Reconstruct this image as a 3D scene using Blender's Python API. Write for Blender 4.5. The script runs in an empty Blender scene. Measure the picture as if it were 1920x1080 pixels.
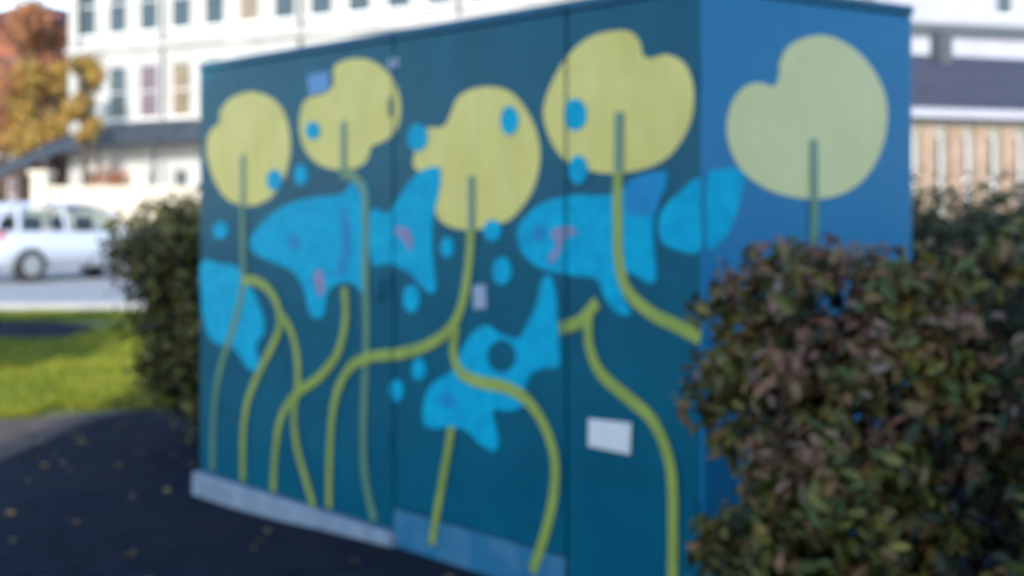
import bpy, bmesh, math, random
import numpy as np
from mathutils import Vector, Matrix

SC = bpy.context.scene
COL = SC.collection
R = math.radians

# ------------------------------------------------------------------ camera
F, HZ, CX, CAMH = 2780.0, 393.0, 960.0, 1.33       # focal (px of 1920), horizon row, centre column, eye height
cam_d = bpy.data.cameras.new('camera')
cam = bpy.data.objects.new('camera', cam_d)
COL.objects.link(cam)
cam.location = (0, 0, CAMH)
cam.rotation_euler = (R(90), 0, 0)
cam_d.sensor_width = 36
cam_d.lens = 36 * F / 1920
cam_d.shift_y = (HZ - 540) / 1920
cam_d.clip_start, cam_d.clip_end = 0.05, 3000
cam_d.dof.use_dof = True                            # the picture is out of focus all over
cam_d.dof.focus_distance = 0.9
cam_d.dof.aperture_fstop = 7.4
SC.camera = cam

# ------------------------------------------------------------------ light
SUN_TO = Vector((-0.05, -1.0, 0)).normalized()       # horizontal direction towards the sun
SUN_EL = R(23)
world = bpy.data.worlds.new('World')
SC.world = world
world.use_nodes = True
wn = world.node_tree
bg = wn.nodes['Background']
sky = wn.nodes.new('ShaderNodeTexSky')
sky.sky_type = 'NISHITA'
sky.sun_disc = False
sky.sun_elevation = SUN_EL
sky.sun_rotation = math.atan2(SUN_TO.x, SUN_TO.y)
sky.air_density, sky.dust_density, sky.ozone_density = 1.0, 0.5, 2.2
wn.links.new(sky.outputs[0], bg.inputs[0])
bg.inputs[1].default_value = 0.15
sun_d = bpy.data.lights.new('sun', 'SUN')
sun_d.energy = 2.0
sun_d.angle = R(0.5)
sun_d.color = (1.0, 0.93, 0.82)
sun = bpy.data.objects.new('sun', sun_d)
COL.objects.link(sun)
to_sun = Vector((SUN_TO.x * math.cos(SUN_EL), SUN_TO.y * math.cos(SUN_EL), math.sin(SUN_EL)))
sun.rotation_euler = to_sun.to_track_quat('Z', 'Y').to_euler()
SC.view_settings.view_transform = 'Standard'
SC.view_settings.look = 'None'
SC.view_settings.exposure = 1.6
SC.view_settings.gamma = 1
SC.view_settings.use_curve_mapping = False
SC.cycles.use_denoising = True
SC.cycles.max_bounces = 8
rng = np.random.default_rng(7)
random.seed(7)

# ------------------------------------------------------------------ materials
def mat(name, col, rough=0.6, col2=None, scale=6.0, detail=5, amt=1.0, bump=0.0, bscale=None, spec=0.5, metal=0.0, island=None, lo=.35, hi=.65, coat=0.0, wear=None, patch=None):
    """Principled surface; col..col2 mixed by noise, optionally varied per leaf (island = list of colours)."""
    m = bpy.data.materials.new(name)
    m.use_nodes = True
    nt = m.node_tree
    b = nt.nodes['Principled BSDF']
    b.inputs['Roughness'].default_value = rough
    b.inputs['Metallic'].default_value = metal
    b.inputs['Specular IOR Level'].default_value = spec
    b.inputs['Base Color'].default_value = (*col, 1)
    tc = nt.nodes.new('ShaderNodeTexCoord')
    out = None
    if island:
        g = nt.nodes.new('ShaderNodeNewGeometry')
        r = nt.nodes.new('ShaderNodeValToRGB')
        while len(r.color_ramp.elements) < len(island): r.color_ramp.elements.new(0.5)
        for i, c in enumerate(island):
            r.color_ramp.elements[i].position = i / max(1, len(island) - 1)
            r.color_ramp.elements[i].color = (*c, 1)
        nt.links.new(g.outputs['Random Per Island'], r.inputs[0])
        out = r.outputs[0]
        nt.links.new(out, b.inputs['Base Color'])
        b.inputs['Transmission Weight'].default_value = 0.0
        b.inputs['Subsurface Weight'].default_value = 0.0
    elif col2:
        n = nt.nodes.new('ShaderNodeTexNoise')
        n.inputs['Scale'].default_value = scale
        n.inputs['Detail'].default_value = detail
        n.inputs['Roughness'].default_value = 0.62
        nt.links.new(tc.outputs['Object'], n.inputs['Vector'])
        r = nt.nodes.new('ShaderNodeValToRGB')
        r.color_ramp.elements[0].position = lo
        r.color_ramp.elements[0].color = (*col, 1)
        r.color_ramp.elements[1].position = hi
        r.color_ramp.elements[1].color = (*col2, 1)
        nt.links.new(n.outputs['Fac'], r.inputs[0])
        nt.links.new(r.outputs[0], b.inputs['Base Color'])
    if coat:
        b.inputs['Coat Weight'].default_value = coat
        b.inputs['Coat Roughness'].default_value = .20
    if wear or patch:                                 # vertical weather streaks / patches of another colour
        link_in = b.inputs['Base Color'].links[0].from_socket
        mp = nt.nodes.new('ShaderNodeMapping')
        mp.inputs['Scale'].default_value = (14, 14, 1.1) if wear else (1, 1, 1)
        nt.links.new(tc.outputs['Object'], mp.inputs[0])
        n3 = nt.nodes.new('ShaderNodeTexNoise')
        n3.inputs['Scale'].default_value = 1.6 if wear else .9
        n3.inputs['Detail'].default_value = 7
        nt.links.new(mp.outputs[0], n3.inputs['Vector'])
        r3 = nt.nodes.new('ShaderNodeMapRange')
        r3.inputs['From Min'].default_value, r3.inputs['From Max'].default_value = (.50, .80) if wear else (.45, .60)
        r3.inputs['To Max'].default_value = .45 if wear else .8
        nt.links.new(n3.outputs['Fac'], r3.inputs['Value'])
        mx = nt.nodes.new('ShaderNodeMix'); mx.data_type = 'RGBA'
        nt.links.new(r3.outputs[0], mx.inputs['Factor'])
        nt.links.new(link_in, mx.inputs['A'])
        mx.inputs['B'].default_value = (*(wear or patch), 1)
        nt.links.new(mx.outputs['Result'], b.inputs['Base Color'])
    if bump:
        n2 = nt.nodes.new('ShaderNodeTexNoise')
        n2.inputs['Scale'].default_value = bscale or scale * 4
        n2.inputs['Detail'].default_value = 4
        nt.links.new(tc.outputs['Object'], n2.inputs['Vector'])
        bp = nt.nodes.new('ShaderNodeBump')
        bp.inputs['Strength'].default_value = bump
        bp.inputs['Distance'].default_value = 0.02
        nt.links.new(n2.outputs['Fac'], bp.inputs['Height'])
        nt.links.new(bp.outputs[0], b.inputs['Normal'])
    return m

M = {}
# cabinet paints
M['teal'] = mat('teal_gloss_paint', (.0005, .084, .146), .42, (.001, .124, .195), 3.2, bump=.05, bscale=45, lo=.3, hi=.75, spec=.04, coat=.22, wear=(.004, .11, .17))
M['blue'] = mat('blue_gloss_paint', (.006, .165, .350), .36, (.010, .20, .40), 2.2, bump=.04, bscale=45, lo=.3, hi=.75, spec=.05, coat=.25, wear=(.03, .20, .34))  # side paint bluer than the front: reflected sky is put into the colour
M['lid'] = mat('lid_paint', (.010, .10, .19), .4, (.022, .125, .22), 5, bump=.03, bscale=50, spec=.2)
M['skirt'] = mat('skirt_paint', (.012, .16, .30), .4, (.10, .24, .38), 7, lo=.45, hi=.8)
M['pad'] = mat('lily_green_paint', (.72, .61, .155), .45, (.84, .72, .23), 5, lo=.3, hi=.7, spec=.2, coat=.12, wear=(.52, .52, .22))
M['pad_pale'] = mat('pale_lily_paint', (.62, .63, .29), .45, (.70, .69, .37), 5, lo=.3, hi=.7, spec=.2, coat=.12, wear=(.60, .55, .24))  # paler lily paint; the sky's sheen on the side is mixed into it
M['cyan'] = mat('cyan_paint', (.0008, .31, .53), .42, (.001, .46, .68), 16, lo=.32, hi=.62, spec=.06, wear=(.002, .28, .48))
M['cyan_deep'] = mat('deep_cyan_paint', (.004, .22, .46), .38, (.006, .27, .54), 9, spec=.15)
M['slit'] = mat('grey_green_paint', (.12, .235, .17), .42, (.16, .29, .20), 8)
M['stem_teal'] = mat('teal_stem_paint', (.085, .22, .15), .42, (.14, .28, .14), 5)
M['stem'] = mat('olive_stem_paint', (.24, .33, .045), .42, (.36, .44, .075), 5, wear=(.16, .24, .05))
M['mauve'] = mat('mauve_marker_ink', (.19, .17, .33), .5, (.32, .28, .46), 20)
M['label'] = mat('white_label_plastic', (.78, .78, .78), .35, (.70, .71, .73), 12)
M['sticker'] = mat('faded_sticker', (.27, .36, .50), .5, (.36, .42, .52), 30)
M['blue_patch'] = mat('blue_sticker', (.03, .20, .50), .4, (.12, .34, .62), 14)
M['gap'] = mat('dark_gap', (.006, .012, .02), .8)
M['concrete'] = mat('pale_concrete', (.20, .27, .36), .85, (.28, .35, .43), 14, bump=.4, bscale=90, wear=(.10, .13, .16))
M['steel'] = mat('dull_steel', (.35, .36, .37), .4, metal=.8)
# ground
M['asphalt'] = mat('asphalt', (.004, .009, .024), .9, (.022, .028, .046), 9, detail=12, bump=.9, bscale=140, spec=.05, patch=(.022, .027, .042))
M['road'] = mat('sunlit_road', (.24, .245, .255), .85, (.29, .295, .30), 3, bump=.3, bscale=40)
M['pavement'] = mat('pavement_slabs', (.30, .30, .30), .85, (.38, .37, .36), 2)
M['soil'] = mat('bare_soil', (.040, .026, .020), .95, (.105, .070, .055), 5, detail=10, bump=1.0, bscale=40)
M['turf'] = mat('turf', (.050, .080, .008), .9, (.10, .13, .012), 1.6, bump=.8, bscale=70, patch=(.13, .13, .012))
M['terrain'] = mat('terrain', (.05, .08, .02), .95, (.08, .11, .03), .2)
M['grass'] = mat('grass_blades', (.1, .2, .03), .6, island=[(.060, .105, .006), (.11, .16, .008), (.19, .21, .010), (.08, .13, .008)], spec=.3, patch=(.20, .20, .012))
# plants
M['leaf_shrub'] = mat('shrub_leaves', (.05, .07, .02), .5, island=[(.034, .056, .018), (.148, .140, .022), (.053, .096, .034), (.234, .187, .034), (.148, .091, .040), (.072, .117, .022), (.265, .125, .056), (.062, .070, .025)], spec=.3)
M['leaf_tip'] = mat('mauve_tips', (.18, .10, .12), .6, island=[(.20, .105, .08), (.24, .14, .11), (.14, .11, .04), (.28, .13, .09), (.16, .13, .05), (.22, .16, .15)], spec=.25)
M['leaf_hot'] = mat('yellowing_leaves', (.2, .2, .03), .5, island=[(.20, .20, .03), (.28, .16, .03), (.10, .20, .06), (.25, .08, .05)], spec=.3)
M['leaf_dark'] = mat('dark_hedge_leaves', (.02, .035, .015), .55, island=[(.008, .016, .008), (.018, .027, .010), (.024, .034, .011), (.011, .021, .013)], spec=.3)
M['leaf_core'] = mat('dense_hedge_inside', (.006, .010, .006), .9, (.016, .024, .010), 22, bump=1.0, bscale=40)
M['leaf_left'] = mat('olive_hedge_leaves', (.04, .06, .02), .55, island=[(.038, .055, .018), (.100, .105, .026), (.150, .140, .030), (.06, .075, .020), (.120, .085, .035)], spec=.3)
M['leaf_autumn'] = mat('autumn_leaves', (.3, .2, .04), .6, island=[(.324, .203, .035), (.203, .151, .030), (.405, .203, .051), (.284, .243, .061), (.162, .092, .030)], spec=.3)
M['leaf_russet'] = mat('russet_leaves', (.3, .1, .04), .6, island=[(.38, .13, .05), (.26, .12, .06), (.46, .20, .07), (.22, .13, .09), (.30, .09, .07)], spec=.3)
M['leaf_tree'] = mat('street_tree_leaves', (.05, .08, .02), .6, island=[(.04, .07, .02), (.07, .10, .025), (.05, .09, .02)], spec=.3)
M['bark'] = mat('bark', (.045, .035, .026), .9, (.09, .07, .05), 12, bump=.8, bscale=40)
# buildings
M['stucco'] = mat('white_stucco', (.34, .34, .325), .8, (.45, .445, .43), .5, wear=(.30, .29, .27))
M['cream'] = mat('cream_stucco', (.46, .41, .33), .85, (.52, .47, .40), 1.2)
M['pane'] = mat('window_glass', (.030, .045, .055), .12, (.05, .07, .085), 1.5, spec=.6)
M['frame'] = mat('white_window_paint', (.72, .73, .72), .5)
M['lead'] = mat('lead_grey_canopy', (.018, .026, .042), .55, (.035, .046, .062), 2)
M['iron'] = mat('painted_iron', (.05, .06, .07), .5)
M['brick'] = mat('red_brick', (.09, .032, .024), .9, (.15, .06, .04), 3)
M['maroon'] = mat('maroon_tiles', (.06, .017, .024), .8, (.09, .03, .035), 2)
M['terracotta'] = mat('terracotta_band', (.22, .065, .035), .8, (.27, .09, .05), 2)
M['slate'] = mat('purple_slate', (.024, .026, .046), .8, (.038, .040, .066), 1.6)
M['shade_wall'] = mat('lavender_render', (.30, .31, .37), .85, (.34, .35, .41), .8)  # lavender cast of shade is put into the wall colour
M['sand'] = mat('sandstone', (.21, .145, .10), .85, (.30, .22, .16), 2)
M['pav_wall'] = mat('grey_cream_render', (.22, .22, .20), .85, (.30, .29, .26), 1.5)
M['door_brown'] = mat('brown_door', (.14, .07, .04), .5)
M['gutter'] = mat('grey_gutter', (.055, .070, .08), .7)
# car
M['car'] = mat('silver_white_car_paint', (.42, .46, .53), .25, spec=.6)
def clear_glass(name):
    m = bpy.data.materials.new(name); m.use_nodes = True; nt = m.node_tree
    for n in list(nt.nodes):
        if n.type != 'OUTPUT_MATERIAL': nt.nodes.remove(n)
    t = nt.nodes.new('ShaderNodeBsdfTransparent'); t.inputs[0].default_value = (.80, .84, .84, 1)
    g = nt.nodes.new('ShaderNodeBsdfGlossy'); g.inputs['Roughness'].default_value = .05
    x = nt.nodes.new('ShaderNodeMixShader')
    x.inputs[0].default_value = .07; nt.links.new(t.outputs[0], x.inputs[1]); nt.links.new(g.outputs[0], x.inputs[2])
    nt.links.new(x.outputs[0], nt.nodes['Material Output'].inputs[0])
    return m
M['car_glass'] = clear_glass('clear_car_glass')
M['rubber'] = mat('tyre_rubber', (.02, .02, .022), .85)
M['rim'] = mat('alloy_rim', (.35, .36, .38), .35, metal=.7)
M['lamp'] = mat('lamp_glass', (.7, .7, .7), .15)
M['redlamp'] = mat('red_lamp_glass', (.35, .02, .02), .2)
M['trim'] = mat('black_trim', (.02, .02, .02), .6)

# ------------------------------------------------------------------ helpers
def link(name, me, m, parent=None):
    if m is not None: me.materials.append(m)
    o = bpy.data.objects.new(name, me)
    COL.objects.link(o)
    if parent: o.parent = parent
    return o

def from_bm(name, bm, m, parent=None, smooth=False):
    me = bpy.data.meshes.new(name)
    bmesh.ops.recalc_face_normals(bm, faces=bm.faces[:])
    bm.to_mesh(me); bm.free()
    if smooth:
        for p in me.polygons: p.use_smooth = True
    return link(name, me, m, parent)

def thing(name, label, cat, loc=(0, 0, 0), rz=0, group=None):
    o = bpy.data.objects.new(name, None)
    COL.objects.link(o)
    o.empty_display_size = .2
    o.location = loc; o.rotation_euler = (0, 0, rz)
    o['label'] = label; o['category'] = cat
    if group: o['group'] = group
    return o

def tag(o, label, cat, group=None):
    o['label'] = label; o['category'] = cat
    if group: o['group'] = group
    return o

def box(bm, x0, x1, y0, y1, z0, z1, bev=0.0):
    vs = [bm.verts.new(p) for p in ((x0,y0,z0),(x1,y0,z0),(x1,y1,z0),(x0,y1,z0),(x0,y0,z1),(x1,y0,z1),(x1,y1,z1),(x0,y1,z1))]
    fs = [bm.faces.new([vs[i] for i in f]) for f in ((0,3,2,1),(4,5,6,7),(0,1,5,4),(1,2,6,5),(2,3,7,6),(3,0,4,7))]
    if bev:
        es = list({e for f in fs for e in f.edges})
        bmesh.ops.bevel(bm, geom=es, offset=bev, segments=2, affect='EDGES', profile=.5)

def box_obj(name, m, parent, *a, bev=0.0):
    bm = bmesh.new(); box(bm, *a, bev=bev)
    return from_bm(name, bm, m, parent)

def tube(bm, pts, rads, n=8):
    rings = []
    for i, p in enumerate(pts):
        p = Vector(p)
        a = Vector(pts[max(0, i - 1)]); b = Vector(pts[min(len(pts) - 1, i + 1)])
        q = (b - a).to_track_quat('Z', 'Y')
        rings.append([bm.verts.new(p + q @ Vector((math.cos(2*math.pi*k/n) * rads[i], math.sin(2*math.pi*k/n) * rads[i], 0))) for k in range(n)])
    for i in range(len(rings) - 1):
        for k in range(n):
            bm.faces.new((rings[i][k], rings[i][(k+1) % n], rings[i+1][(k+1) % n], rings[i+1][k]))
    bm.faces.new(rings[0][::-1]); bm.faces.new(rings[-1])

def sheet(name, pts, z, m, kind='structure'):
    bm = bmesh.new()
    f = bm.faces.new([bm.verts.new((x, y, z)) for x, y in pts])
    if f.normal.z < 0: f.normal_flip()
    bmesh.ops.triangulate(bm, faces=bm.faces[:])
    o = from_bm(name, bm, m)
    for p in o.data.polygons: pass
    o['kind'] = kind
    return o

def gx(px, y): return (px - CX) / F * y                 # world x of column px at distance y
def gz(py, y): return CAMH + (HZ - py) / F * y          # world z of row py at distance y

def catmull(pts, closed=True, sub=6):
    P = [np.array(p, float) for p in pts]; n = len(P); out = []
    for i in range(n if closed else n - 1):
        if closed: a, b, c, d = P[(i-1) % n], P[i], P[(i+1) % n], P[(i+2) % n]
        else: a, b, c, d = P[max(i-1, 0)], P[i], P[i+1], P[min(i+2, n-1)]
        for k in range(sub):
            t = k / sub
            out.append(.5 * ((2*b) + (-a+c)*t + (2*a-5*b+4*c-d)*t*t + (-a+3*b-3*c+d)*t**3))
    if not closed: out.append(P[-1])
    return out

def leaves(name, m, parent, blobs, n, size, shell=.55, squash=1.0, keep=None, up=0.0):
    """many small folded leaves spread through a set of ellipsoids (x,y,z,rx,ry,rz), in clumps."""
    vol = np.array([b[3]*b[4]*b[5] for b in blobs]) ** (2/3)
    pick = rng.choice(len(blobs), n, p=vol / vol.sum())
    B = np.array(blobs)[pick]
    d = rng.normal(size=(n, 3)); d /= np.linalg.norm(d, axis=1)[:, None]
    r = (shell + (1 - shell) * rng.random(n) ** .6)
    r *= 1 + .10 * np.sin(d[:, 0]*7 + B[:, 0]*5) * np.sin(d[:, 1]*6 + 2) + .12 * rng.normal(size=n)
    c = B[:, :3] + d * r[:, None] * B[:, 3:6]
    if keep is not None:
        k = keep(c); c, d = c[k], d[k]
    n = len(c)
    nrm = d * .7 + rng.normal(size=(n, 3)) * .6 + np.array([0, 0, .25 + up])
    nrm /= np.linalg.norm(nrm, axis=1)[:, None]
    t = np.cross(nrm, rng.normal(size=(n, 3))); t /= np.linalg.norm(t, axis=1)[:, None]
    s = np.cross(nrm, t)
    L = size * (.6 + .8 * rng.random(n))[:, None]; W = L * .48
    fold = nrm * L * .16
    V = np.empty((n, 6, 3))
    V[:, 0] = c - t*L*.5; V[:, 1] = c - t*L*.1 + s*W*.5 + fold; V[:, 2] = c + t*L*.3 + s*W*.36 + fold
    V[:, 3] = c + t*L*.55; V[:, 4] = c + t*L*.3 - s*W*.36 + fold; V[:, 5] = c - t*L*.1 - s*W*.5 + fold
    me = bpy.data.meshes.new(name)
    base = (np.arange(n) * 6)[:, None]
    q = np.concatenate([base + np.array([0, 1, 2, 3]), base + np.array([0, 3, 4, 5])], 1).reshape(-1)
    me.vertices.add(n * 6); me.vertices.foreach_set('co', V.reshape(-1).astype(np.float32))
    me.loops.add(len(q)); me.loops.foreach_set('vertex_index', q.astype(np.int32))
    me.polygons.add(n * 2)
    me.polygons.foreach_set('loop_start', (np.arange(n * 2) * 4).astype(np.int32))
    me.update(calc_edges=True); me.validate()
    o = link(name, me, m, parent)
    o['kind'] = 'stuff'
    return o

def twigs(name, m, parent, base, tips, r0=.02, wob=.06):
    bm = bmesh.new()
    for t in tips:
        a = Vector(base) + Vector((random.uniform(-.15, .15), random.uniform(-.1, .1), 0)); b = Vector(t)
        mid = a.lerp(b, .5) + Vector((random.uniform(-wob, wob), random.uniform(-wob, wob), random.uniform(0, wob)))
        tube(bm, [a, a.lerp(mid, .5), mid, mid.lerp(b, .55), b], [r0, r0*.8, r0*.6, r0*.4, r0*.15], 6)
    return from_bm(name, bm, m, parent, True)

# ------------------------------------------------------------------ ground
def rise(x, y):   # the tarmac climbs a little towards the shrub
    t = min(1, max(0, (x + 1.3) / .9)); t = t*t*(3-2*t)
    return .055 * t * (1 if y < 7.5 else max(0, 1 - (y - 7.5) / 2))

g = sheet('ground', [(-600, -300), (600, -300), (600, 1200), (-600, 1200)], -.03, M['terrain'])

# asphalt: gridded sheet clipped to its outline
bm = bmesh.new()
edge = catmull([(-9, -12), (-4.2, 1), (-2.82, 5.5), (-2.72, 7.6), (-2.68, 8.6), (-2.62, 9.5), (-2.15, 10.1), (-1.4, 10.5), (0, 10.6), (12, 10.6), (14, -12)], True, 3)
vs = [bm.verts.new((p[0], p[1], 0)) for p in edge]
bm.faces.new(vs)
for k in range(-8, 13):
    bmesh.ops.bisect_plane(bm, geom=bm.verts[:] + bm.edges[:] + bm.faces[:], plane_co=(k*.25 - .5, 0, 0), plane_no=(1, 0, 0))
for k in range(6, 11):
    bmesh.ops.bisect_plane(bm, geom=bm.verts[:] + bm.edges[:] + bm.faces[:], plane_co=(0, k + .01, 0), plane_no=(0, 1, 0))
for v in bm.verts: v.co.z = rise(v.co.x, v.co.y) + .004
bmesh.ops.triangulate(bm, faces=bm.faces[:])
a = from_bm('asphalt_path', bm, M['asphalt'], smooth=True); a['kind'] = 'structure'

soil = sheet('soil_strip', [(-9, -12), (-2.5, 5), (-2.45, 9.9), (-2.62, 9.85), (-3.15, 9.45), (-4.5, 9.1), (-14, 8.6), (-14, -12)], -.004, M['soil'])
lawn = sheet('lawn', [(-40, 8), (-14, 8.62), (-4.5, 9.12), (-3.15, 9.47), (-2.6, 9.88), (-1.4, 10.4), (30, 10.4), (30, 19.6), (-40, 19.6)], -.012, M['turf'])
dk_strip = sheet('footpath', [(-30, 14.2), (gx(-120, 16), 15.2), (gx(100, 15.4), 15.2), (gx(178, 15.8), 15.7), (gx(178, 16.9), 16.9), (gx(100, 17.8), 17.7), (gx(-120, 18), 17.9), (-30, 16.9)], .002, M['asphalt'])  # dark asphalt-coloured band across the lawn
bm = bmesh.new(); box(bm, -60, 60, 19.6, 19.75, -.03, .09, .015)
kerb = from_bm('kerb', bm, M['pavement']); kerb['kind'] = 'structure'
road = sheet('road', [(-80, 19.75), (80, 19.75), (80, 34), (-80, 34)], -.02, M['road'])
bm = bmesh.new(); box(bm, -80, 80, 34, 80, -.03, .10, .015)
pv = from_bm('pavement', bm, M['pavement']); pv['kind'] = 'structure'

# grass blades: one mass
def grass():
    n = 110000
    y = 9.0 + 10.5 * rng.random(n) ** 1.3
    x = -y * .75 - .3 + rng.random(n) * (y * .75 - 1.2)
    ok = ~((y < 9.95) & (x > -3.1)) & ~((y < 9.2 + (x + 4.5) * .25) & (x < -2.6)) & ~((y > 15.1 + np.minimum(0, x + 7) * .05) & (y < 17.8 + np.minimum(0, x + 7) * .05) & (x < gx(165, 16)))
    ok &= x < np.where(y < 10.6, -2.3, -1.3)
    x, y = x[ok], y[ok]; n = len(x)
    h = .025 + .035 * rng.random(n); w = .010 + .008 * rng.random(n)
    an = rng.random(n) * 6.283; lean = rng.normal(size=(n, 2)) * .035
    V = np.zeros((n, 3, 3))
    V[:, 0, 0] = x - np.cos(an) * w; V[:, 0, 1] = y - np.sin(an) * w
    V[:, 1, 0] = x + np.cos(an) * w; V[:, 1, 1] = y + np.sin(an) * w
    V[:, 2, 0] = x + lean[:, 0]; V[:, 2, 1] = y + lean[:, 1]; V[:, 2, 2] = h
    V[:, :2, 2] = -.015
    me = bpy.data.meshes.new('grass')
    me.vertices.add(n * 3); me.vertices.foreach_set('co', V.reshape(-1).astype(np.float32))
    me.loops.add(n * 3); me.loops.foreach_set('vertex_index', np.arange(n * 3).astype(np.int32))
    me.polygons.add(n); me.polygons.foreach_set('loop_start', (np.arange(n) * 3).astype(np.int32))
    me.update(calc_edges=True)
    o = link('grass', me, M['grass']); o['kind'] = 'stuff'
    o['label'] = 'short green lawn grass between the tarmac path and the road'; o['category'] = 'grass'
grass()

def litter():
    bm = bmesh.new()
    n = 0
    while n < 170:
        x, y = random.uniform(-2.7, .6), random.uniform(3.4, 10.2)
        if abs(x) > .36*y or (random.random() > .3 and y < 7.5): continue
        n += 1
        q = Matrix.Translation((x, y, rise(x, y) + .012)) @ Matrix.Rotation(random.uniform(0, 6.28), 4, 'Z') @ Matrix.Rotation(random.uniform(-.3, .3), 4, 'X')
        L = random.uniform(.018, .034)
        v = [bm.verts.new(q @ Vector((a*L, b*L, c*L))) for a, b, c in ((-1,0,0),(-.2,.55,.25),(.5,.4,.2),(1.1,0,0),(.5,-.4,.2),(-.2,-.55,.25))]
        bm.faces.new((v[0], v[3], v[2], v[1])); bm.faces.new((v[0], v[5], v[4], v[3]))
    o = from_bm('leaf_litter', bm, M['leaf_autumn']); o['kind'] = 'stuff'
    o['label'] = 'fallen yellow leaves scattered over the dark tarmac path'; o['category'] = 'leaves'
litter()
# ------------------------------------------------------------------ the painted cabinet
L0 = Vector((-1.453, 6.905, 0)); C0 = Vector((.560, 4.328, 0))   # foot of the far left edge and of the near corner
U = (L0 - C0).normalized()                                        # along the long front, away from the corner
V_ = Vector((-U.y, U.x, 0))
V_ = Vector((.788, .6156, 0)); V_ = (V_ - U * V_.dot(U)).normalized()   # along the short side
NF, NS = -V_, -U                                                  # outward normals of front and side
LEN, DEP, ZB, ZT = (L0 - C0).length, .977, .108, 2.008
cab = thing('utility_cabinet', 'long teal metal utility cabinet painted with lily pads and cyan fish', 'utility cabinet', C0, math.atan2(U.y, U.x))
# local frame: x along front (0 at corner .. LEN far left), y = -> side depth direction
YS = 1 if Vector((-math.sin(cab.rotation_euler.z), math.cos(cab.rotation_euler.z), 0)).dot(V_) > 0 else -1

def front(px, py):      # picture point -> (x along front, z) on the front plane
    d = Vector(((px - CX) / F, 1, (HZ - py) / F))
    t = C0.dot(NF) / d.dot(NF)
    p = d * t
    return ((p - C0).dot(U), p.z + CAMH)
def side(px, py):
    d = Vector(((px - CX) / F, 1, (HZ - py) / F))
    t = C0.dot(NS) / d.dot(NS)
    p = d * t
    return ((p - C0).dot(V_), p.z + CAMH)

S1 = front(738, 500)[0]; S2 = front(1062, 500)[0]        # seams between the three front sections
GAP = .006
def fx(x, z, off): return (x, -YS * off, z)               # front point, off metres proud
def sx(y, z, off): return (-off, YS * y, z)               # side point

# carcass, a little inside the panels
bm = bmesh.new()
ya, yb = sorted((YS * .018, YS * (DEP - .02)))
box(bm, .018, LEN - .01, ya, yb, .04, ZT - .02)
from_bm('carcass', bm, M['gap'], cab)
def panel(name, x0, x1, z0, z1, m, off=0.0, th=.018, bev=.004):
    bm = bmesh.new()
    a, b = sorted((-YS * off, -YS * (off - th)))
    box(bm, x0, x1, a, b, z0, z1, bev)
    return from_bm(name, bm, m, cab)
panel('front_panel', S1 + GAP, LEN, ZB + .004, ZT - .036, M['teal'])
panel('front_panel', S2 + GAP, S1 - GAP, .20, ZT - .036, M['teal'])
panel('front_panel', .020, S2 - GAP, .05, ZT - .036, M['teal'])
panel('skirt_panel', S2 + GAP, S1 - GAP, .03, .195, M['skirt'], .004)
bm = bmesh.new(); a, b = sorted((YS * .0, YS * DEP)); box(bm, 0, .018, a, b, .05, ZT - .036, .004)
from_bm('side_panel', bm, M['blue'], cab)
# lid in three lengths with a fascia
for x0, x1 in ((S1 + .003, LEN + .006), (S2 + .003, S1 - .003), (-.006, S2 - .003)):
    bm = bmesh.new(); a, b = sorted((-YS * .006, YS * (DEP + .006)))
    box(bm, x0, x1, a, b, ZT - .033, ZT, .006)
    from_bm('lid', bm, M['lid'], cab)
# painted hinges beside the seams and flush locks
def hinge(x, z):
    bm = bmesh.new(); tube(bm, [fx(x, z - .035, .004), fx(x, z + .035, .004)], [.007, .007], 10); from_bm('hinge', bm, M['teal'], cab)
for z in (.45, 1.05, 1.72): hinge(S1 + .016, z); hinge(.022, z)
def lock(x, z):
    a, b = sorted((-YS * .0005, -YS * .010))
    k = box_obj('lock', M['teal'], cab, x - .018, x + .018, a, b, z - .05, z + .05, bev=.004)
    a, b = sorted((-YS * .0105, -YS * .016))
    box_obj('key_cover', M['gap'], k, x - .006, x + .006, a, b, z - .035, z - .015, bev=.002)
lock(S1 + .09, 1.02)
# plinth under the far section
bm = bmesh.new(); a, b = sorted((-YS * .03, YS * DEP)); box(bm, S1 - .02, LEN + .03, a, b, -.05, ZB, .01)
from_bm('plinth', bm, M['concrete'], cab)
bm = bmesh.new(); a, b = sorted((YS * .03, YS * (DEP - .05))); box(bm, .05, S1 - .03, a, b, -.05, .05, .01)
from_bm('footing', bm, M['concrete'], cab)

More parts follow.
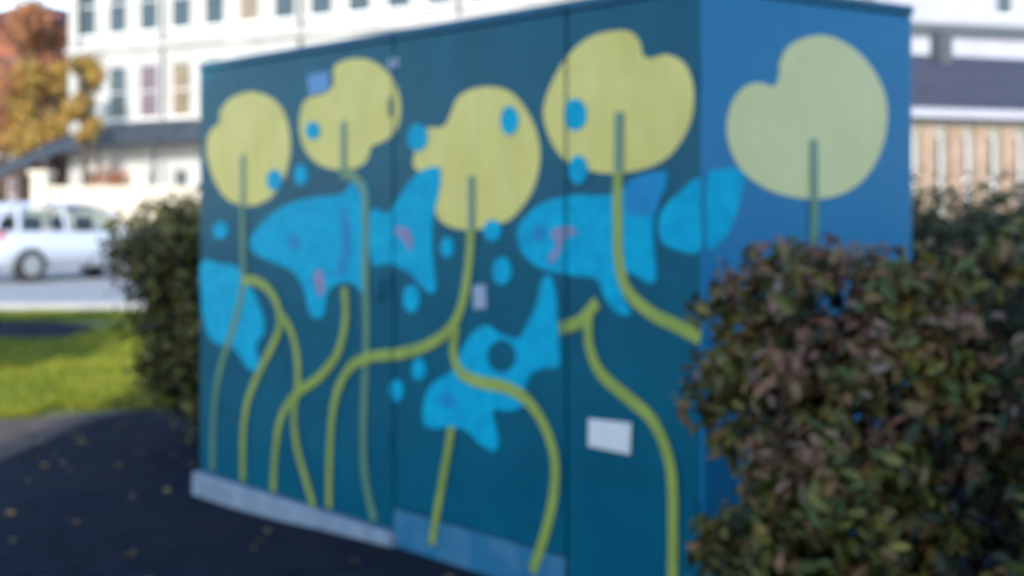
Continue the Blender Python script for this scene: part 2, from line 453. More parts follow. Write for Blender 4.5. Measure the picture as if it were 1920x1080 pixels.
def flat(name, outline, off, m, seams=(), hole=None, on='front', parent=None):
    """a painted shape: a thin raised skin on the panel, cut where the panels part."""
    cutters = sorted(seams)
    bm = bmesh.new()
    P = fx if on == 'front' else sx
    o3 = [P(x, z, off) for x, z in outline]
    vs = [bm.verts.new(p) for p in o3]
    es = [bm.edges.new((vs[i], vs[(i+1) % len(vs)])) for i in range(len(vs))]
    if hole:
        hv = [bm.verts.new(P(x, z, off)) for x, z in hole]
        es += [bm.edges.new((hv[i], hv[(i+1) % len(hv)])) for i in range(len(hv))]
    bmesh.ops.triangle_fill(bm, edges=es, use_beauty=True, use_dissolve=False)
    for s in cutters:
        geo = lambda: bm.verts[:] + bm.edges[:] + bm.faces[:]
        bmesh.ops.bisect_plane(bm, geom=geo(), plane_co=(s - GAP, 0, 0), plane_no=(1, 0, 0))
        bmesh.ops.bisect_plane(bm, geom=geo(), plane_co=(s + GAP, 0, 0), plane_no=(1, 0, 0))
        dead = [f for f in bm.faces if abs(f.calc_center_median().x - s) < GAP]
        bmesh.ops.delete(bm, geom=dead, context='FACES')
    ex = bmesh.ops.extrude_face_region(bm, geom=bm.faces[:])
    dv = Vector(P(0, 0, -.0009)) - Vector(P(0, 0, 0))
    bmesh.ops.translate(bm, verts=[v for v in ex['geom'] if isinstance(v, bmesh.types.BMVert)], vec=dv)
    return from_bm(name, bm, m, parent or cab)

def fpoly(name, pts, off, m, seams=(), holes=None, sub=5, on='front'):
    f = front if on == 'front' else side
    o = [f(*p) for p in catmull(pts, True, sub)]
    h = [f(*p) for p in catmull(holes, True, sub)] if holes else None
    return flat(name, o, off, m, seams, h, on)

def ribbon(name, pts, w, off, m, seams=(), on='front'):
    f = front if on == 'front' else side
    P = [np.array(f(*p)) for p in catmull(pts, False, 7)]
    lft, rgt = [], []
    for i, p in enumerate(P):
        t = P[min(i+1, len(P)-1)] - P[max(i-1, 0)]; t /= np.linalg.norm(t)
        q = np.array([-t[1], t[0]]) * w * .5
        lft.append(p + q); rgt.append(p - q)
    bm = bmesh.new(); PR = fx if on == 'front' else sx
    A = [bm.verts.new(PR(*p, off)) for p in lft]; B = [bm.verts.new(PR(*p, off)) for p in rgt]
    for i in range(len(A) - 1): bm.faces.new((A[i], A[i+1], B[i+1], B[i]))
    for s in seams:
        geo = lambda: bm.verts[:] + bm.edges[:] + bm.faces[:]
        bmesh.ops.bisect_plane(bm, geom=geo(), plane_co=(s - GAP, 0, 0), plane_no=(1, 0, 0))
        bmesh.ops.bisect_plane(bm, geom=geo(), plane_co=(s + GAP, 0, 0), plane_no=(1, 0, 0))
        bmesh.ops.delete(bm, geom=[fc for fc in bm.faces if abs(fc.calc_center_median().x - s) < GAP], context='FACES')
    ex = bmesh.ops.extrude_face_region(bm, geom=bm.faces[:])
    dv = Vector(PR(0, 0, -.0009)) - Vector(PR(0, 0, 0))
    bmesh.ops.translate(bm, verts=[v for v in ex['geom'] if isinstance(v, bmesh.types.BMVert)], vec=dv)
    return from_bm(name, bm, m, cab)

def oval(cx, cy, rx, ry, n=10, ph=0):
    return [(cx + rx * math.cos(2*math.pi*k/n + ph), cy + ry * math.sin(2*math.pi*k/n + ph)) for k in range(n)]

SE = (S1, S2)
o1, o2, o3, o4, o5 = .0015, .0030, .0045, .0060, .0075
# lily pads
fpoly('lily_pad', [(472,172),(512,185),(535,215),(545,262),(541,310),(526,350),(500,376),(468,386),(430,376),(405,345),(390,300),(388,265),(396,243),(411,231),(414,207),(435,183)], o1, M['pad'], SE)
fpoly('lily_pad', [(627,124),(660,110),(700,115),(735,145),(750,185),(750,225),(737,252),(714,268),(697,275),(690,297),(675,312),(640,319),(600,309),(573,282),(562,242),(565,205),(578,184),(612,174),(626,155)], o1, M['pad'], SE)
fpoly('lily_pad', [(835,235),(860,182),(905,163),(955,171),(990,210),(1010,260),(1012,310),(997,362),(962,408),(930,421),(890,431),(850,427),(822,408),(816,370),(820,320),(785,320),(775,303),(786,262),(803,240)], o1, M['pad'], SE)
fpoly('lily_pad', [(1019,210),(1035,155),(1065,105),(1105,70),(1155,57),(1185,61),(1201,80),(1206,103),(1222,109),(1250,102),(1280,115),(1297,145),(1302,185),(1295,230),(1271,275),(1240,304),(1190,321),(1140,325),(1100,318),(1060,300),(1034,265)], o1, M['pad'], SE)
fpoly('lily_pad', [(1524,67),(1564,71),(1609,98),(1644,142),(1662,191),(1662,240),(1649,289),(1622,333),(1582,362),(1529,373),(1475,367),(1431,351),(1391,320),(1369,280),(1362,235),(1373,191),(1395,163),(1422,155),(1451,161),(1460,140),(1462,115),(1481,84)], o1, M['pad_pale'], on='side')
# fish: each is a body with a tail and fins
fpoly('fish_body', [(470,452),(498,412),(545,381),(600,369),(642,364),(660,343),(684,338),(694,370),(690,430),(688,490),(684,548),(664,532),(640,530),(618,545),(606,592),(582,590),(572,545),(548,508),(510,490),(480,476)], o2, M['cyan'], SE)
fpoly('fish_gill', [(640,385),(658,420),(660,470),(646,512),(630,520),(640,470),(640,425)], o3, M['cyan_deep'], SE)
fpoly('fish_tail', [(696,395),(730,398),(765,345),(800,316),(826,316),(826,350),(814,410),(812,470),(818,540),(802,546),(768,512),(730,494),(697,492)], o2, M['cyan'], SE)
fpoly('fish_body', [(970,440),(985,408),(1020,380),(1075,366),(1140,366),(1165,352),(1200,345),(1248,322),(1250,350),(1232,392),(1226,440),(1232,520),(1215,530),(1190,515),(1160,512),(1172,560),(1184,588),(1160,588),(1134,556),(1120,524),(1075,516),(1020,505),(984,478)], o2, M['cyan'], SE)
fpoly('fish_fin', [(1178,342),(1248,322),(1240,372),(1228,400),(1180,400)], o3, M['cyan_deep'], SE)
fpoly('fish_body', [(378,492),(412,494),(446,502),(472,540),(492,585),(496,622),(482,648),(489,690),(468,692),(440,655),(404,642),(386,612),(379,560)], o2, M['cyan'], SE)
fpoly('fish_body', [(795,790),(797,750),(815,717),(850,694),(868,652),(890,622),(915,610),(940,626),(972,634),(988,612),(1008,566),(1016,530),(1030,515),(1043,545),(1047,605),(1050,682),(1022,690),(998,700),(985,730),(983,760),(955,771),(925,770),(936,825),(926,846),(900,831),(873,806),(840,801),(810,803)], o2, M['cyan'], SE, holes=oval(942, 668, 27, 30))
# the near fish's tail turns the corner on to the short side
fpoly('fish_tail', [(1240,400),(1285,352),(1313,336),(1315,400),(1314,470),(1275,470),(1240,450)], o2, M['cyan'], SE)
fpoly('fish_tail', [(1325,332),(1350,318),(1380,316),(1393,330),(1388,370),(1372,420),(1352,450),(1325,462)], o2, M['cyan'], on='side')
fpoly('fish_eye', oval(1012, 438, 13, 17), o3, M['cyan_deep'], SE)
fpoly('fish_eye', oval(553, 455, 12, 14), o3, M['cyan_deep'], SE)
fpoly('fish_eye', oval(842, 752, 13, 15), o3, M['cyan_deep'], SE)
fpoly('fish_mark', oval(1030, 440, 60, 70)[:0] or [(1035,432),(1075,425),(1080,440),(1060,446),(1052,470),(1038,492),(1030,486),(1044,460)], o3, M['mauve'], SE)
fpoly('fish_mark', [(745,425),(768,430),(775,455),(768,472),(760,452),(745,440)], o3, M['mauve'], SE)
fpoly('fish_mark', [(590,512),(606,510),(610,545),(598,552)], o3, M['mauve'], SE)
# bubbles
for bx_ in [(415,432,14,17),(566,328,13,20),(516,338,15,20),(588,245,14,17),(785,258,19,26),(840,464,13,19),(925,432,17,20),(943,508,18,26),(773,560,16,26),(787,692,13,21),(745,732,13,21),(957,226,17,27),(1080,215,22,30),(1086,318,18,27)]:
    fpoly('bubble', oval(*bx_), o3, M['cyan'], SE)
# slits in the pads and the stems
W = .042
ribbon('pad_slit', [(457,290),(457,340),(457,384)], .040, o4, M['slit'], SE)
ribbon('pad_slit', [(646,228),(646,280),(647,320)], .040, o4, M['slit'], SE)
ribbon('pad_slit', [(886,330),(886,380),(886,431)], .040, o4, M['slit'], SE)
ribbon('pad_slit', [(1163,210),(1163,260),(1162,322)], .042, o4, M['slit'], SE)
ribbon('pad_slit', [(1524,262),(1524,320),(1524,372)], .034, o4, M['slit'], on='side')
ribbon('stem', [(1524,374),(1524,430),(1520,520),(1500,640),(1495,800),(1500,1000)], .034, o4, M['stem_teal'], on='side')
ribbon('stem', [(457,385),(457,450),(458,520),(452,565),(436,625),(414,695),(403,770),(400,882)], W, o4, M['stem_teal'], SE)
ribbon('stem', [(457,527),(480,526),(506,542),(525,578),(526,615),(512,650),(488,698),(466,755),(458,820),(458,902)], W, o5, M['stem'], SE)
ribbon('stem', [(522,580),(545,615),(558,660),(560,720),(553,775),(558,835),(574,895),(590,950)], W, o4, M['stem'], SE)
ribbon('stem', [(648,538),(650,600),(636,660),(602,706),(560,737),(530,782),(518,850),(515,922)], W, o5, M['stem'], SE)
ribbon('stem', [(640,324),(664,330),(684,356),(688,420),(687,520),(689,620),(686,720),(683,820),(687,900),(704,976)], W, o4, M['stem_teal'], SE)
ribbon('stem', [(886,432),(881,500),(869,570),(846,617),(802,648),(750,663),(700,669),(660,688),(633,740),(622,820),(619,952)], W, o5, M['stem'], SE)
ribbon('stem', [(858,612),(852,660),(866,698),(902,716),(950,726),(990,750),(1024,800),(1042,862),(1040,930),(1024,1000),(1000,1072)], W, o4, M['stem'], SE)
ribbon('stem', [(850,800),(836,880),(822,960),(812,1020)], W*.9, o5, M['stem'], SE)
ribbon('stem', [(1161,323),(1160,400),(1163,490),(1180,546),(1222,586),(1270,610),(1316,634)], W, o4, M['stem'], SE)
ribbon('stem', [(1052,616),(1090,602),(1122,566)], W, o4, M['stem'], SE)
ribbon('stem', [(1106,590),(1108,648),(1130,700),(1180,745),(1226,787),(1254,850),(1264,920),(1264,1075),(1264,1150)], W, o5, M['stem'], SE)
# stickers and the notice
fpoly('sticker', [(888,535),(912,533),(914,578),(890,580)], o3, M['sticker'], SE, sub=1)
fpoly('sticker', [(578,142),(618,132),(619,170),(582,178)], o3, M['blue_patch'], SE, sub=1)
fpoly('notice', [(1107,784),(1187,793),(1185,852),(1106,836)], .008, M['label'], SE, sub=1)
fpoly('sticker', [(728,112),(747,106),(748,124),(730,132)], o2, M['sticker'], SE, sub=1)

# ------------------------------------------------------------------ plants near the cabinet
def shrub_r():
    o = thing('shrub', 'dense shrub with mauve tips in front of the cabinet short side', 'shrub', (1.15, 3.75, .05))
    B = [(-.37,.05,.95,.30,.26,.20),(-.20,-.05,.68,.36,.34,.34),(.16,-.02,.90,.42,.36,.27),(.55,.0,.80,.42,.40,.30),(.92,.05,.92,.42,.40,.28),(-.50,.0,.22,.22,.30,.28),(-.36,-.02,.50,.26,.30,.28),
         (.0,-.12,.40,.50,.38,.40),(.5,-.15,.45,.60,.40,.45),(1.0,-.05,.5,.50,.40,.5),(-.34,.02,.30,.24,.30,.34),(.2,-.2,.18,.6,.38,.25),(.8,-.2,.2,.6,.38,.25),(-.46,.06,.80,.20,.22,.16)]
    def sprays(n, lo, hi, r, top=False):
        out = []
        while len(out) < n:
            b = B[rng.integers(len(B))]
            d = rng.normal(size=3); d /= np.linalg.norm(d)
            if top: d[2] = abs(d[2]) * 1.4 + .35; d /= np.linalg.norm(d)
            q = np.array(b[:3]) + d * np.array(b[3:]) * rng.uniform(lo, hi)
            if q[2] < .02 or q[2] > 1.27: continue
            out.append((*q, r * rng.uniform(.6, 1.3), r * rng.uniform(.6, 1.3), r * rng.uniform(.7, 1.5)))
        return out
    leaves('inner_leaves', M['leaf_dark'], o, B, 5000, .05, .1)  # inner leaves coloured near black to paint the shade between sprays
    leaves('foliage', M['leaf_shrub'], o, sprays(300, .72, 1.06, .080), 14500, .050, .1)
    leaves('young_shoots', M['leaf_tip'], o, [p for p in sprays(190, .9, 1.1, .07, True) if p[2] > .66], 4600, .042, .1, up=.3)
    leaves('yellowing_leaves', M['leaf_hot'], o, sprays(26, .9, 1.05, .05), 420, .05, .2)
    twigs('stems', M['bark'], o, (.2, .05, -.06), [(random.uniform(-.5, 1.2), random.uniform(-.25, .25), random.uniform(.6, 1.27)) for _ in range(64)], .011)
shrub_r()
def shrub_l():
    o = thing('shrub', 'olive green upright shrub standing behind the far end of the cabinet', 'shrub', (-1.9, 8.75, 0))
    B = [(-.05,0,1.10,.48,.45,.30),(.35,.1,1.15,.5,.45,.32),(.1,0,.75,.46,.45,.42),(.4,.1,.6,.48,.45,.5),(.3,0,.28,.40,.40,.32),(.75,.2,.8,.4,.45,.6),(.02,-.05,.45,.32,.35,.3)]
    leaves('foliage', M['leaf_left'], o, B, 9000, .065, .4)
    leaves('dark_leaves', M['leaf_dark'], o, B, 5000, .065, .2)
    twigs('stems', M['bark'], o, (.35, .05, -.02), [(random.uniform(-.3, .9), random.uniform(-.2, .3), random.uniform(.6, 1.3)) for _ in range(20)], .018)
shrub_l()
def hedge_r():
    o = thing('hedge', 'dark clipped hedge behind the mauve tipped shrub, below the slate roof', 'hedge', (3.05, 8.8, -.02))
    B = [(x, 0, .8 + .05*math.sin(x*3), .75, .55, .85) for x in np.arange(-2.2, 3.0, .55)]
    B = [(b[0], b[1], b[2] - .08, b[3], b[4], b[5] - .06) for b in B]
    bm = bmesh.new()
    for b in B:
        res = bmesh.ops.create_icosphere(bm, subdivisions=3, radius=1)
        for v in res['verts']:
            k = .84 + .10 * math.sin(v.co.x*9 + b[0]*5) * math.sin(v.co.z*8 + v.co.y*5)
            v.co = Vector((b[0] + v.co.x*b[3]*k, b[1] + v.co.y*b[4]*k, b[2] + v.co.z*b[5]*k))
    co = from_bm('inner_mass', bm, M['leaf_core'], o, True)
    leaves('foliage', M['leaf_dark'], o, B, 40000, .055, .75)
    twigs('stems', M['bark'], o, (0, 0, -.02), [(random.uniform(-2, 2.6), random.uniform(-.3, .3), random.uniform(.8, 1.4)) for _ in range(20)], .02)
hedge_r()

# ------------------------------------------------------------------ buildings
def wall_open(bm, x0, x1, z0, z1, ops, y=0.0, depth=.16):
    """wall in the plane y facing -y, with rectangular openings (xa, xb, za, zb) and reveals."""
    xs = sorted({x0, x1, *[v for o in ops for v in o[:2]]}); zs = sorted({z0, z1, *[v for o in ops for v in o[2:]]})
    cache = {}
    def vt(x, yy, z):
        k = (round(x, 4), round(yy, 4), round(z, 4))
        if k not in cache: cache[k] = bm.verts.new((x, yy, z))
        return cache[k]
    for i in range(len(xs) - 1):
        for j in range(len(zs) - 1):
            mx, mz = (xs[i]+xs[i+1])/2, (zs[j]+zs[j+1])/2
            if any(o[0] < mx < o[1] and o[2] < mz < o[3] for o in ops): continue
            bm.faces.new((vt(xs[i], y, zs[j]), vt(xs[i+1], y, zs[j]), vt(xs[i+1], y, zs[j+1]), vt(xs[i], y, zs[j+1])))
    for a, b, c, d in ops:
        for p, q in (((a, c), (b, c)), ((b, c), (b, d)), ((b, d), (a, d)), ((a, d), (a, c))):
            bm.faces.new((bm.verts.new((p[0], y, p[1])), bm.verts.new((q[0], y, q[1])), bm.verts.new((q[0], y+depth, q[1])), bm.verts.new((p[0], y+depth, p[1]))))

M['pane_mauve'] = mat('window_with_mauve_curtain', (.10, .07, .10), .15, (.16, .11, .13), 3, spec=.6)
M['pane_tan'] = mat('window_with_tan_blind', (.17, .13, .09), .15, (.24, .19, .13), 2, spec=.6)
_shared = {}
CURT = ['pane', 'pane', 'pane_mauve', 'pane', 'pane_tan']
def window(parent, xa, xb, za, zb, y=.10, sill=True, bars=1, fm=None):
    """a window part: pane with frame, and sill as sub-parts; alike windows share mesh data."""
    pm = random.choice(CURT)
    k = (round(xb-xa, 3), round(zb-za, 3), sill, bars, fm, pm)
    w, h = xb-xa, zb-za
    if k not in _shared:
        b0 = bmesh.new(); box(b0, .04, w-.04, .02, .05, .04, h-.04)
        me0 = bpy.data.meshes.new('window'); b0.to_mesh(me0); b0.free(); me0.materials.append(M[pm])
        b1 = bmesh.new()
        box(b1, 0, .045, -.02, .045, 0, h); box(b1, w-.045, w, -.02, .045, 0, h)
        box(b1, .056, w-.056, -.02, .044, 0, .06); box(b1, .056, w-.056, -.02, .044, h-.06, h)
        for q in range(bars): zc = h*(q+1)/(bars+1); box(b1, .056, w-.056, -.015, .043, zc-.025, zc+.025)
        me1 = bpy.data.meshes.new('frame'); b1.to_mesh(me1); b1.free(); me1.materials.append(fm or M['frame'])
        b2 = bmesh.new(); box(b2, -.08, w+.08, -.22, -.021, -.09, -.002)
        me2 = bpy.data.meshes.new('sill'); b2.to_mesh(me2); b2.free(); me2.materials.append(fm or M['frame'])
        _shared[k] = (me0, me1, me2)
    me0, me1, me2 = _shared[k]
    o = bpy.data.objects.new('window', me0); COL.objects.link(o); o.parent = parent; o.location = (xa, y, za)
    f = bpy.data.objects.new('frame', me1); COL.objects.link(f); f.parent = o
    if sill:
        s = bpy.data.objects.new('sill', me2); COL.objects.link(s); s.parent = o
    return o

def shell(bm, x0, x1, dep, z0, z1, y0=0.0):
    """back, ends and top of a building whose front wall is made separately"""
    v = [bm.verts.new(p) for p in ((x0,y0,z0),(x1,y0,z0),(x1,dep,z0),(x0,dep,z0),(x0,y0,z1),(x1,y0,z1),(x1,dep,z1),(x0,dep,z1))]
    for f in ((1,2,6,5),(2,3,7,6),(3,0,4,7),(4,5,6,7)): bm.faces.new([v[i] for i in f])

def terrace():
    d = Vector((.847, -.531, 0)); rz = math.atan2(d.y, d.x)
    o = thing('terrace', 'white stucco terrace with rows of tall narrow sash windows', 'building', (-4.5, 58.1, 0), rz)
    x0, x1, top = -18.7, 16.0, 13.4
    ops, wins = [], []
    for k in range(-8, 10):
        c = -1.95 * k
        for za, zb in ((9.2, 11.9), (5.35, 7.75)):
            ops.append((c-.60, c+.60, za, zb)); wins.append((c-.60, c+.60, za, zb, True))
        if k % 3 == 1: ops.append((c-.5, c+.5, .2, 2.7))
        else:
            ops.append((c-.45, c+.45, 1.0, 3.1)); wins.append((c-.45, c+.45, 1.0, 3.1, True))
    bm = bmesh.new(); wall_open(bm, x0, x1, -.05, top, ops); shell(bm, x0, x1, 10, -.05, top)
    w = from_bm('wall', bm, M['stucco'], o)
    for xa, xb, za, zb, s in wins: window(o, xa, xb, za, zb, sill=s)
    for k in range(-8, 10):
        if k % 3 == 1:
            c = -1.95 * k
            dr = box_obj('door', M['door_brown'], o, c-.47, c+.47, .10, .15, .2, 2.68)
            box_obj('knob', M['steel'], dr, c+.3, c+.36, .05, .098, 1.15, 1.21)
            box_obj('step', M['pavement'], o, c-.7, c+.7, -.6, -.003, .06, .2)
    box_obj('string_course', M['stucco'], o, x0-.05, x1+.05, -.16, -.003, 8.42, 8.68)
    box_obj('cornice', M['stucco'], o, x0-.1, x1+.1, -.38, -.003, 12.5, 12.9)
    for x in (-17.9, -12.65, -4.85, 2.95, 10.75):
        bm = bmesh.new(); tube(bm, [(x, -.09, 5.4), (x, -.09, 12.45)], [.07, .07], 8); from_bm('downpipe', bm, M['gutter'], o)
    # lead roofed veranda, its far end sweeping down over the steps
    P = [(-26.0,2.55),(-23.2,3.0),(-20.6,3.75),(-18.4,4.35),(-16.0,4.72),(-13.0,4.80),(-8,4.80),(0,4.80),(8,4.80),(15.5,4.80)]
    Q = catmull(P, False, 6)
    bm = bmesh.new()
    rings = []
    for x, z in Q:
        prof = [(-.003, z+.42), (-.5, z+.33), (-1.0, z+.12), (-1.35, z-.16), (-1.40, z-.62), (-1.36, z-.62), (-1.30, z-.2), (-.97, z+.04), (-.5, z+.25), (-.003, z+.34)]
        rings.append([bm.verts.new((x, y, zz)) for y, zz in prof])
    n = len(rings[0])
    for i in range(len(rings) - 1):
        for k in range(n): bm.faces.new((rings[i][k], rings[i][(k+1) % n], rings[i+1][(k+1) % n], rings[i+1][k]))
    bm.faces.new(rings[0]); bm.faces.new(rings[-1][::-1])
    from_bm('veranda_canopy', bm, M['lead'], o)
    zq = lambda x: float(np.interp(x, [q[0] for q in Q], [q[1] for q in Q]))
    for x in np.arange(-25.5, 15.5, 3.4):
        box_obj('veranda_post', M['iron'], o, x-.05, x+.05, -1.37, -1.27, 0, zq(x)-.25)
    # chimneys on the flat roof
    for x in (-14, -2, 10):
        ch = box_obj('chimney', M['stucco'], o, x-.9, x+.9, 4, 5, top+.003, top+1.8)
        for q in (-.5, 0, .5):
            bm = bmesh.new(); tube(bm, [(x+q, 4.5, top+1.803), (x+q, 4.5, top+2.4)], [.16, .13], 10); from_bm('chimney_pot', bm, M['terracotta'], ch)
terrace()

def brick_house():
    d = Vector((.93, -.36, 0)); rz = math.atan2(d.y, d.x)
    o = thing('brick_house', 'red brick house with terracotta bands and a maroon roof', 'building', (-25.6, 78, 0), rz)
    x0, x1, top = -16, 1.6, 11.15
    ops = []
    for c in np.arange(-14.7, 1, 1.75):
        for za, zb in ((1.0, 3.0), (5.2, 7.3), (8.5, 9.35)): ops.append((c-.5, c+.5, za, zb))
    bm = bmesh.new(); wall_open(bm, x0, x1, -.05, top, ops); shell(bm, x0, x1, 9, -.05, top)
    from_bm('wall', bm, M['brick'], o)
    for q in ops: window(o, *q)
    box_obj('brick_band', M['terracotta'], o, x0-.05, x1+.05, -.12, -.003, 9.45, 10.1)
    box_obj('brick_band', M['terracotta'], o, x0-.05, x1+.05, -.12, -.003, 7.75, 8.4)
    box_obj('brick_band', M['cream'], o, x0-.05, x1+.05, -.10, -.003, 3.9, 4.3)
    bm = bmesh.new()
    v = [bm.verts.new(p) for p in ((x0-.4,-.5,top+.003),(x1+.3,-.5,top+.003),(x1+.3,9.3,top+.003),(x0-.4,9.3,top+.003),(x0+.6,1.2,top+.95),(x1-.7,1.2,top+.95),(x1-.7,7.8,top+.95),(x0+.6,7.8,top+.95))]
    for f in ((0,3,2,1),(4,5,6,7),(0,1,5,4),(1,2,6,5),(2,3,7,6),(3,0,4,7)): bm.faces.new([v[i] for i in f])
    from_bm('roof', bm, M['maroon'], o)
brick_house()

def pavilion():
    d = Vector((.93, .36, 0)); rz = math.atan2(d.y, d.x)
    y0 = 38.0
    o = thing('pavilion', 'low pale pavilion with purple slate roof and sandstone pillars', 'building', (gx(1660, y0), y0, 0), rz)
    ze, zr = 3.85, 5.12
    ops = []
    for k in range(12): c = .80 + .85*k; ops.append((c-.17, c+.17, .9, 3.3))
    bm = bmesh.new(); wall_open(bm, 0, 11, -.05, ze, ops); shell(bm, 0, 11, 6, -.05, ze)
    from_bm('wall', bm, M['pav_wall'], o)
    for q in ops: window(o, *q)
    for k in range(13):
        c = .375 + .85*k
        box_obj('pillar', M['sand'], o, c-.21, c+.21, -.14, -.003, -.02, 3.5)
    box_obj('fascia', M['shade_wall'], o, -.3, 11.3, -.46, -.40, ze-.15, ze+.10)
    bm = bmesh.new()
    v = [bm.verts.new(p) for p in ((-.35,-.5,ze+.1),(11.35,-.5,ze+.1),(11.35,6.5,ze+.1),(-.35,6.5,ze+.1),(1.2,3,zr+.6),(9.8,3,zr+.6))]
    for f in ((0,3,2,1),(0,1,5,4),(1,2,5),(2,3,4,5),(3,0,4)): bm.faces.new([v[i] for i in f])
    rf = from_bm('roof', bm, M['slate'], o)
    x = 3.75
    ch = box_obj('chimney', M['iron'], rf, x-.2, x+.2, 2.4, 2.9, zr+.05, zr+1.25)
pavilion()

def pale_block():
    d = Vector((.95, .31, 0)); rz = math.atan2(d.y, d.x)
    y0 = 56.0
    o = thing('rendered_house', 'tall pale rendered house rising behind the slate roofed pavilion', 'building', (gx(1640, y0), y0, 0), rz)
    top = 14
    ops = [(c-.4, c+.4, 8.9, 10.6) for c in (5.85, 9.2)] + [(c-.5, c+.5, 3.2, 5.2) for c in (2.0, 5.6, 9.2)]
    bm = bmesh.new(); wall_open(bm, 0, 12, -.05, top, ops); shell(bm, 0, 12, 8, -.05, top)
    from_bm('wall', bm, M['shade_wall'], o)
    for q in ops: window(o, *q)
    box_obj('gutter', M['gutter'], o, -.1, 12.1, -.2, -.003, 7.95, 8.45)
    box_obj('cornice', M['shade_wall'], o, -.15, 12.15, -.14, -.003, 7.1, 7.9)
pale_block()

# cream garden wall with piers in front of the terrace
def garden_wall():
    y = 46.0
    o = thing('garden_wall', 'cream rendered garden wall with square piers beyond the road', 'wall', (gx(95, y), y, .1), R(-8))
    box_obj('wall_panel', M['shade_wall'], o, -6.0, -.54, -.12, .12, -.1, 1.45)
    box_obj('coping', M['cream'], o, .0, 9.0, -.2, .2, 1.803, 1.95)
    box_obj('wall_panel', M['cream'], o, .0, 9.0, -.12, .12, -.1, 1.8)
    for x in (-.28, 3.0, 6.0, 9.03):
        p = box_obj('pier', M['cream'], o, x-.25, x+.25, -.26, .26, -.1, 2.3)
        box_obj('cap', M['cream'], p, x-.32, x+.32, -.33, .33, 2.303, 2.45)
garden_wall()

# ------------------------------------------------------------------ trees across the road
def tree(label, x, y, z, h, rad, m, n, size, group=None, leafkind='crown'):
    o = thing('tree', label, 'tree', (x, y, z), random.uniform(0, 6), group)
    bm = bmesh.new()
    tube(bm, [(0,0,-.05),(.03,.02,h*.25),(-.03,.03,h*.5),(.02,0,h*.85)], [.11*h/4,.085*h/4,.065*h/4,.02], 9)
    for k in range(9):
        a = k*2.4; hh = h*(.35+.05*k)
        tube(bm, [(0,0,hh),(math.cos(a)*rad*.4, math.sin(a)*rad*.4, hh+h*.1),(math.cos(a)*rad*.85, math.sin(a)*rad*.85, hh+h*.2)], [.04*h/4,.025*h/4,.008], 6)
    from_bm('trunk', bm, M['bark'], o, True)
    B = []
    for k in range(11):
        a = k*2.4; rr = rad*(.25+.5*random.random())
        B.append((math.cos(a)*rr, math.sin(a)*rr, h*(.5+.42*random.random()), rad*.42, rad*.42, rad*.36))
    leaves(leafkind, m, o, B, n, size, .2)
    return o
tree('yellow autumn tree between the brick house and the dark veranda roof', gx(105, 69.5), 69.5, .1, 8.2, 2.4, M['leaf_autumn'], 4200, .24)
tree('sparse orange autumn tree at the outer side of the yellow one', gx(5, 74), 74, .1, 8.6, 2.0, M['leaf_russet'], 2200, .24)
tree('tall orange tree overtopping the yellow tree by the brick house', gx(60, 71), 71, .1, 12.0, 2.3, M['leaf_russet'], 2600, .26)
tree('slender golden tree in front of the terrace corner', gx(160, 63), 63, .1, 8.6, 1.05, M['leaf_autumn'], 1900, .24)
tree('rust red tree close against the brick house wall', gx(40, 75.5), 75.5, .1, 9.6, 1.5, M['leaf_russet'], 1500, .24)
def rshrub():
    o = thing('shrub', 'russet brown shrub under the veranda behind the cream garden wall', 'shrub', (gx(205, 50), 50, .1))
    leaves('foliage', M['leaf_russet'], o, [(0,0,1.9,.8,.7,.9),(.4,0,1.2,.8,.7,.9),(-.5,.1,1.1,.7,.7,.9)], 2200, .16, .3)
    twigs('stems', M['bark'], o, (0,0,-.05), [(random.uniform(-.7,.7), random.uniform(-.4,.4), random.uniform(1.2,2.4)) for _ in range(10)], .03)
rshrub()

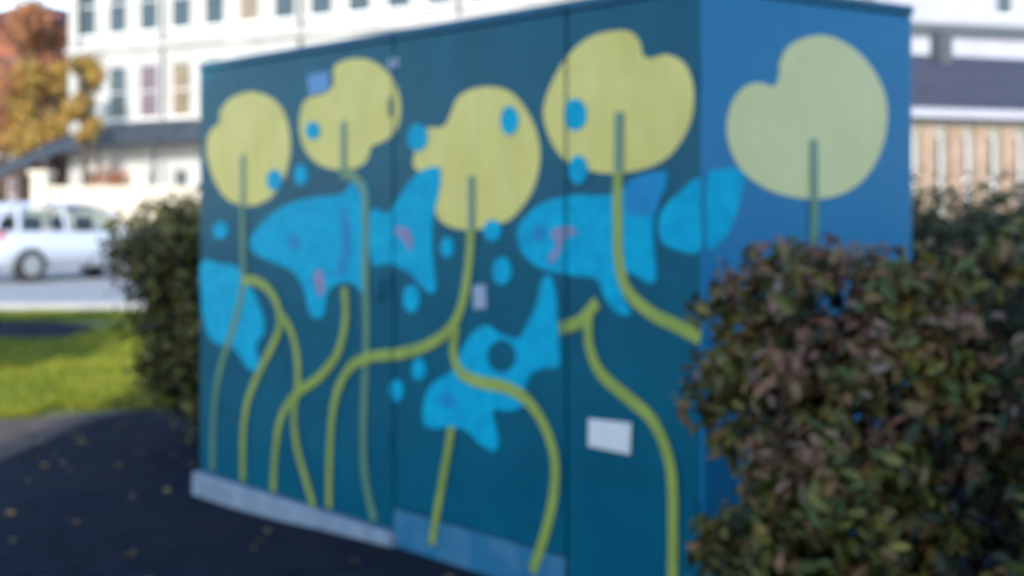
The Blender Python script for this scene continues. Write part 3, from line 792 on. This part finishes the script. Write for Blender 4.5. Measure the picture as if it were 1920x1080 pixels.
# ------------------------------------------------------------------ parked car
def car():
    y = 29.0
    o = thing('parked_car', 'silver white hatchback parked on the far road beside the lawn', 'car', (gx(118, y), y, -.02), R(52))
    # local x = length (front +), y = width
    Ls, Wd = 4.1, .86
    # section stations: x, sill z, belt z, roof z (roof = belt where no cabin), half width at belt, half width at roof
    st = [(-2.05,.45,.78,.80,.70,.60),(-1.98,.32,.92,1.05,.80,.62),(-1.60,.26,.95,1.38,.85,.63),(-.9,.25,.95,1.47,.86,.66),(0,.25,.93,1.47,.86,.67),(.55,.25,.92,1.36,.86,.66),(1.10,.25,.92,.98,.86,.70),(1.6,.26,.86,.88,.83,.66),(1.95,.32,.70,.74,.74,.58),(2.05,.42,.58,.60,.66,.50)]
    bm = bmesh.new(); rings = []
    for x, zs, zb, zr, wb, wr in st:                 # hull up to the belt line; bonnet where there is no cabin
        cab_ = zr - zb > .08
        tp = zb if cab_ else zr
        tw = wb * .9 if cab_ else wr
        prof = [(-wb*.92,zs),(-wb,(zs+zb)*.5),(-wb*.985,zb-.02),(-tw,tp),(-tw*.6,tp+.01),(0,tp+.015),(tw*.6,tp+.01),(tw,tp),(wb*.985,zb-.02),(wb,(zs+zb)*.5),(wb*.92,zs)]
        rings.append([bm.verts.new((x, a, b)) for a, b in prof])
    for i in range(len(rings)-1):
        for k in range(11): bm.faces.new((rings[i][k], rings[i][(k+1) % 11], rings[i+1][(k+1) % 11], rings[i+1][k]))
    bm.faces.new(rings[0]); bm.faces.new(rings[-1][::-1])
    from_bm('body', bm, M['car'], o, True)
    bm = bmesh.new(); rings = []
    for x, zr, wr in ((-1.72,1.36,.60),(-1.5,1.43,.63),(-.9,1.48,.66),(0,1.48,.67),(.40,1.42,.65),(.56,1.37,.62)):
        rings.append([bm.verts.new((x, a, b)) for a, b in ((-wr,zr-.05),(-wr*.7,zr),(0,zr+.02),(wr*.7,zr),(wr,zr-.05),(wr*.7,zr-.04),(0,zr-.03),(-wr*.7,zr-.04))])
    for i in range(len(rings)-1):
        for k in range(8): bm.faces.new((rings[i][k], rings[i][(k+1) % 8], rings[i+1][(k+1) % 8], rings[i+1][k]))
    bm.faces.new(rings[0]); bm.faces.new(rings[-1][::-1])
    from_bm('roof', bm, M['car'], o, True)
    for s in (-1, 1):
        for p, q in (((1.12,s*.78,.92),(.56,s*.62,1.36)), ((-.50,s*.85,.93),(-.50,s*.66,1.42)), ((-2.0,s*.72,.93),(-1.70,s*.60,1.34)), ((-1.55,s*.83,.93),(-1.42,s*.64,1.37))):
            bm = bmesh.new(); tube(bm, [p, q], [.045, .04], 8); from_bm('pillar', bm, M['car'], o)
    for x in (.2, -.95):
        for s in (-.38, .38):
            bm = bmesh.new(); box(bm, x-.08, x+.08, s-.22, s+.22, .94, 1.22, .04); from_bm('seat_back', bm, M['trim'], o)
    def quad(name, pts, m, par=o):
        bm = bmesh.new(); bm.faces.new([bm.verts.new(p) for p in pts])
        r = bmesh.ops.extrude_face_region(bm, geom=bm.faces[:])
        c = Vector((0, 0, .9)); 
        for v in [v for v in r['geom'] if isinstance(v, bmesh.types.BMVert)]: v.co += (c - v.co) * .02
        return from_bm(name, bm, m, par)
    for s in (-1, 1):
        quad('side_window', [(-1.55,s*.845,.99),(-.55,s*.862,.98),(-.55,s*.705,1.40),(-1.35,s*.68,1.35)], M['car_glass'])
        quad('side_window', [(-.48,s*.862,.98),(.80,s*.862,.97),(.42,s*.70,1.33),(-.48,s*.705,1.40)], M['car_glass'])
        quad('headlight', [(1.80,s*.78,.70),(2.02,s*.66,.62),(2.03,s*.62,.54),(1.9,s*.78,.58)], M['lamp'])
        quad('tail_light', [(-2.05,s*.72,.80),(-1.98,s*.80,.95),(-1.80,s*.85,.92),(-1.95,s*.82,.74)], M['redlamp'])
        mb = bmesh.new(); box(mb, .72, .86, min(s*.88, s*1.02), max(s*.88, s*1.02), .95, 1.07, .02); from_bm('wing_mirror', mb, M['car'], o)
    quad('windscreen', [(1.08,-.72,1.0),(1.08,.72,1.0),(.60,.60,1.385),(.60,-.60,1.385)], M['car_glass'])
    quad('rear_window', [(-2.0,-.62,1.06),(-2.0,.62,1.06),(-1.66,.55,1.37),(-1.66,-.55,1.37)], M['car_glass'])
    bm = bmesh.new(); box(bm, 2.0, 2.08, -.35, .35, .42, .52); from_bm('grille', bm, M['trim'], o)
    for x in (-1.3, 1.28):
        for s in (-1, 1):
            w = thing('wheel', '', '', (x, s*.80, .32)); w.parent = o
            del w['label']; del w['category']
            bm = bmesh.new(); tube(bm, [(0,-.10,0),(0,-.09,0),(0,.09,0),(0,.10,0)], [.29,.32,.32,.29], 24); from_bm('tyre', bm, M['rubber'], w, False)
            bm = bmesh.new(); tube(bm, [(0,s*.05,0),(0,s*.108,0)], [.20,.19], 20); from_bm('rim', bm, M['rim'], w)
car()

# ------------------------------------------------------------------ unseen house and tree, added and sized to shade the foreground
def added_shade_house():
    o = thing('house', 'brick house across the path from the cabinet, shading it', 'building', (0, -11.5, 0))
    bm = bmesh.new()
    box(bm, -3.5, 6.2, -4, 4, -.05, 5.5)
    from_bm('wall', bm, M['brick'], o)
    bm = bmesh.new()
    v = [bm.verts.new(p) for p in ((-3.8,-4.4,5.503),(6.5,-4.4,5.503),(6.5,4.4,5.503),(-3.8,4.4,5.503),(-3.8,0,9.75),(6.5,0,9.75))]
    for f in ((0,3,2,1),(0,1,5,4),(2,3,4,5),(1,2,5),(3,0,4)): bm.faces.new([v[i] for i in f])
    from_bm('roof', bm, M['slate'], o)
added_shade_house()
tree('street tree beside the lawn dappling the grass', -5.9, 3.6, 0, 7.0, 1.7, M['leaf_tree'], 3500, .20)
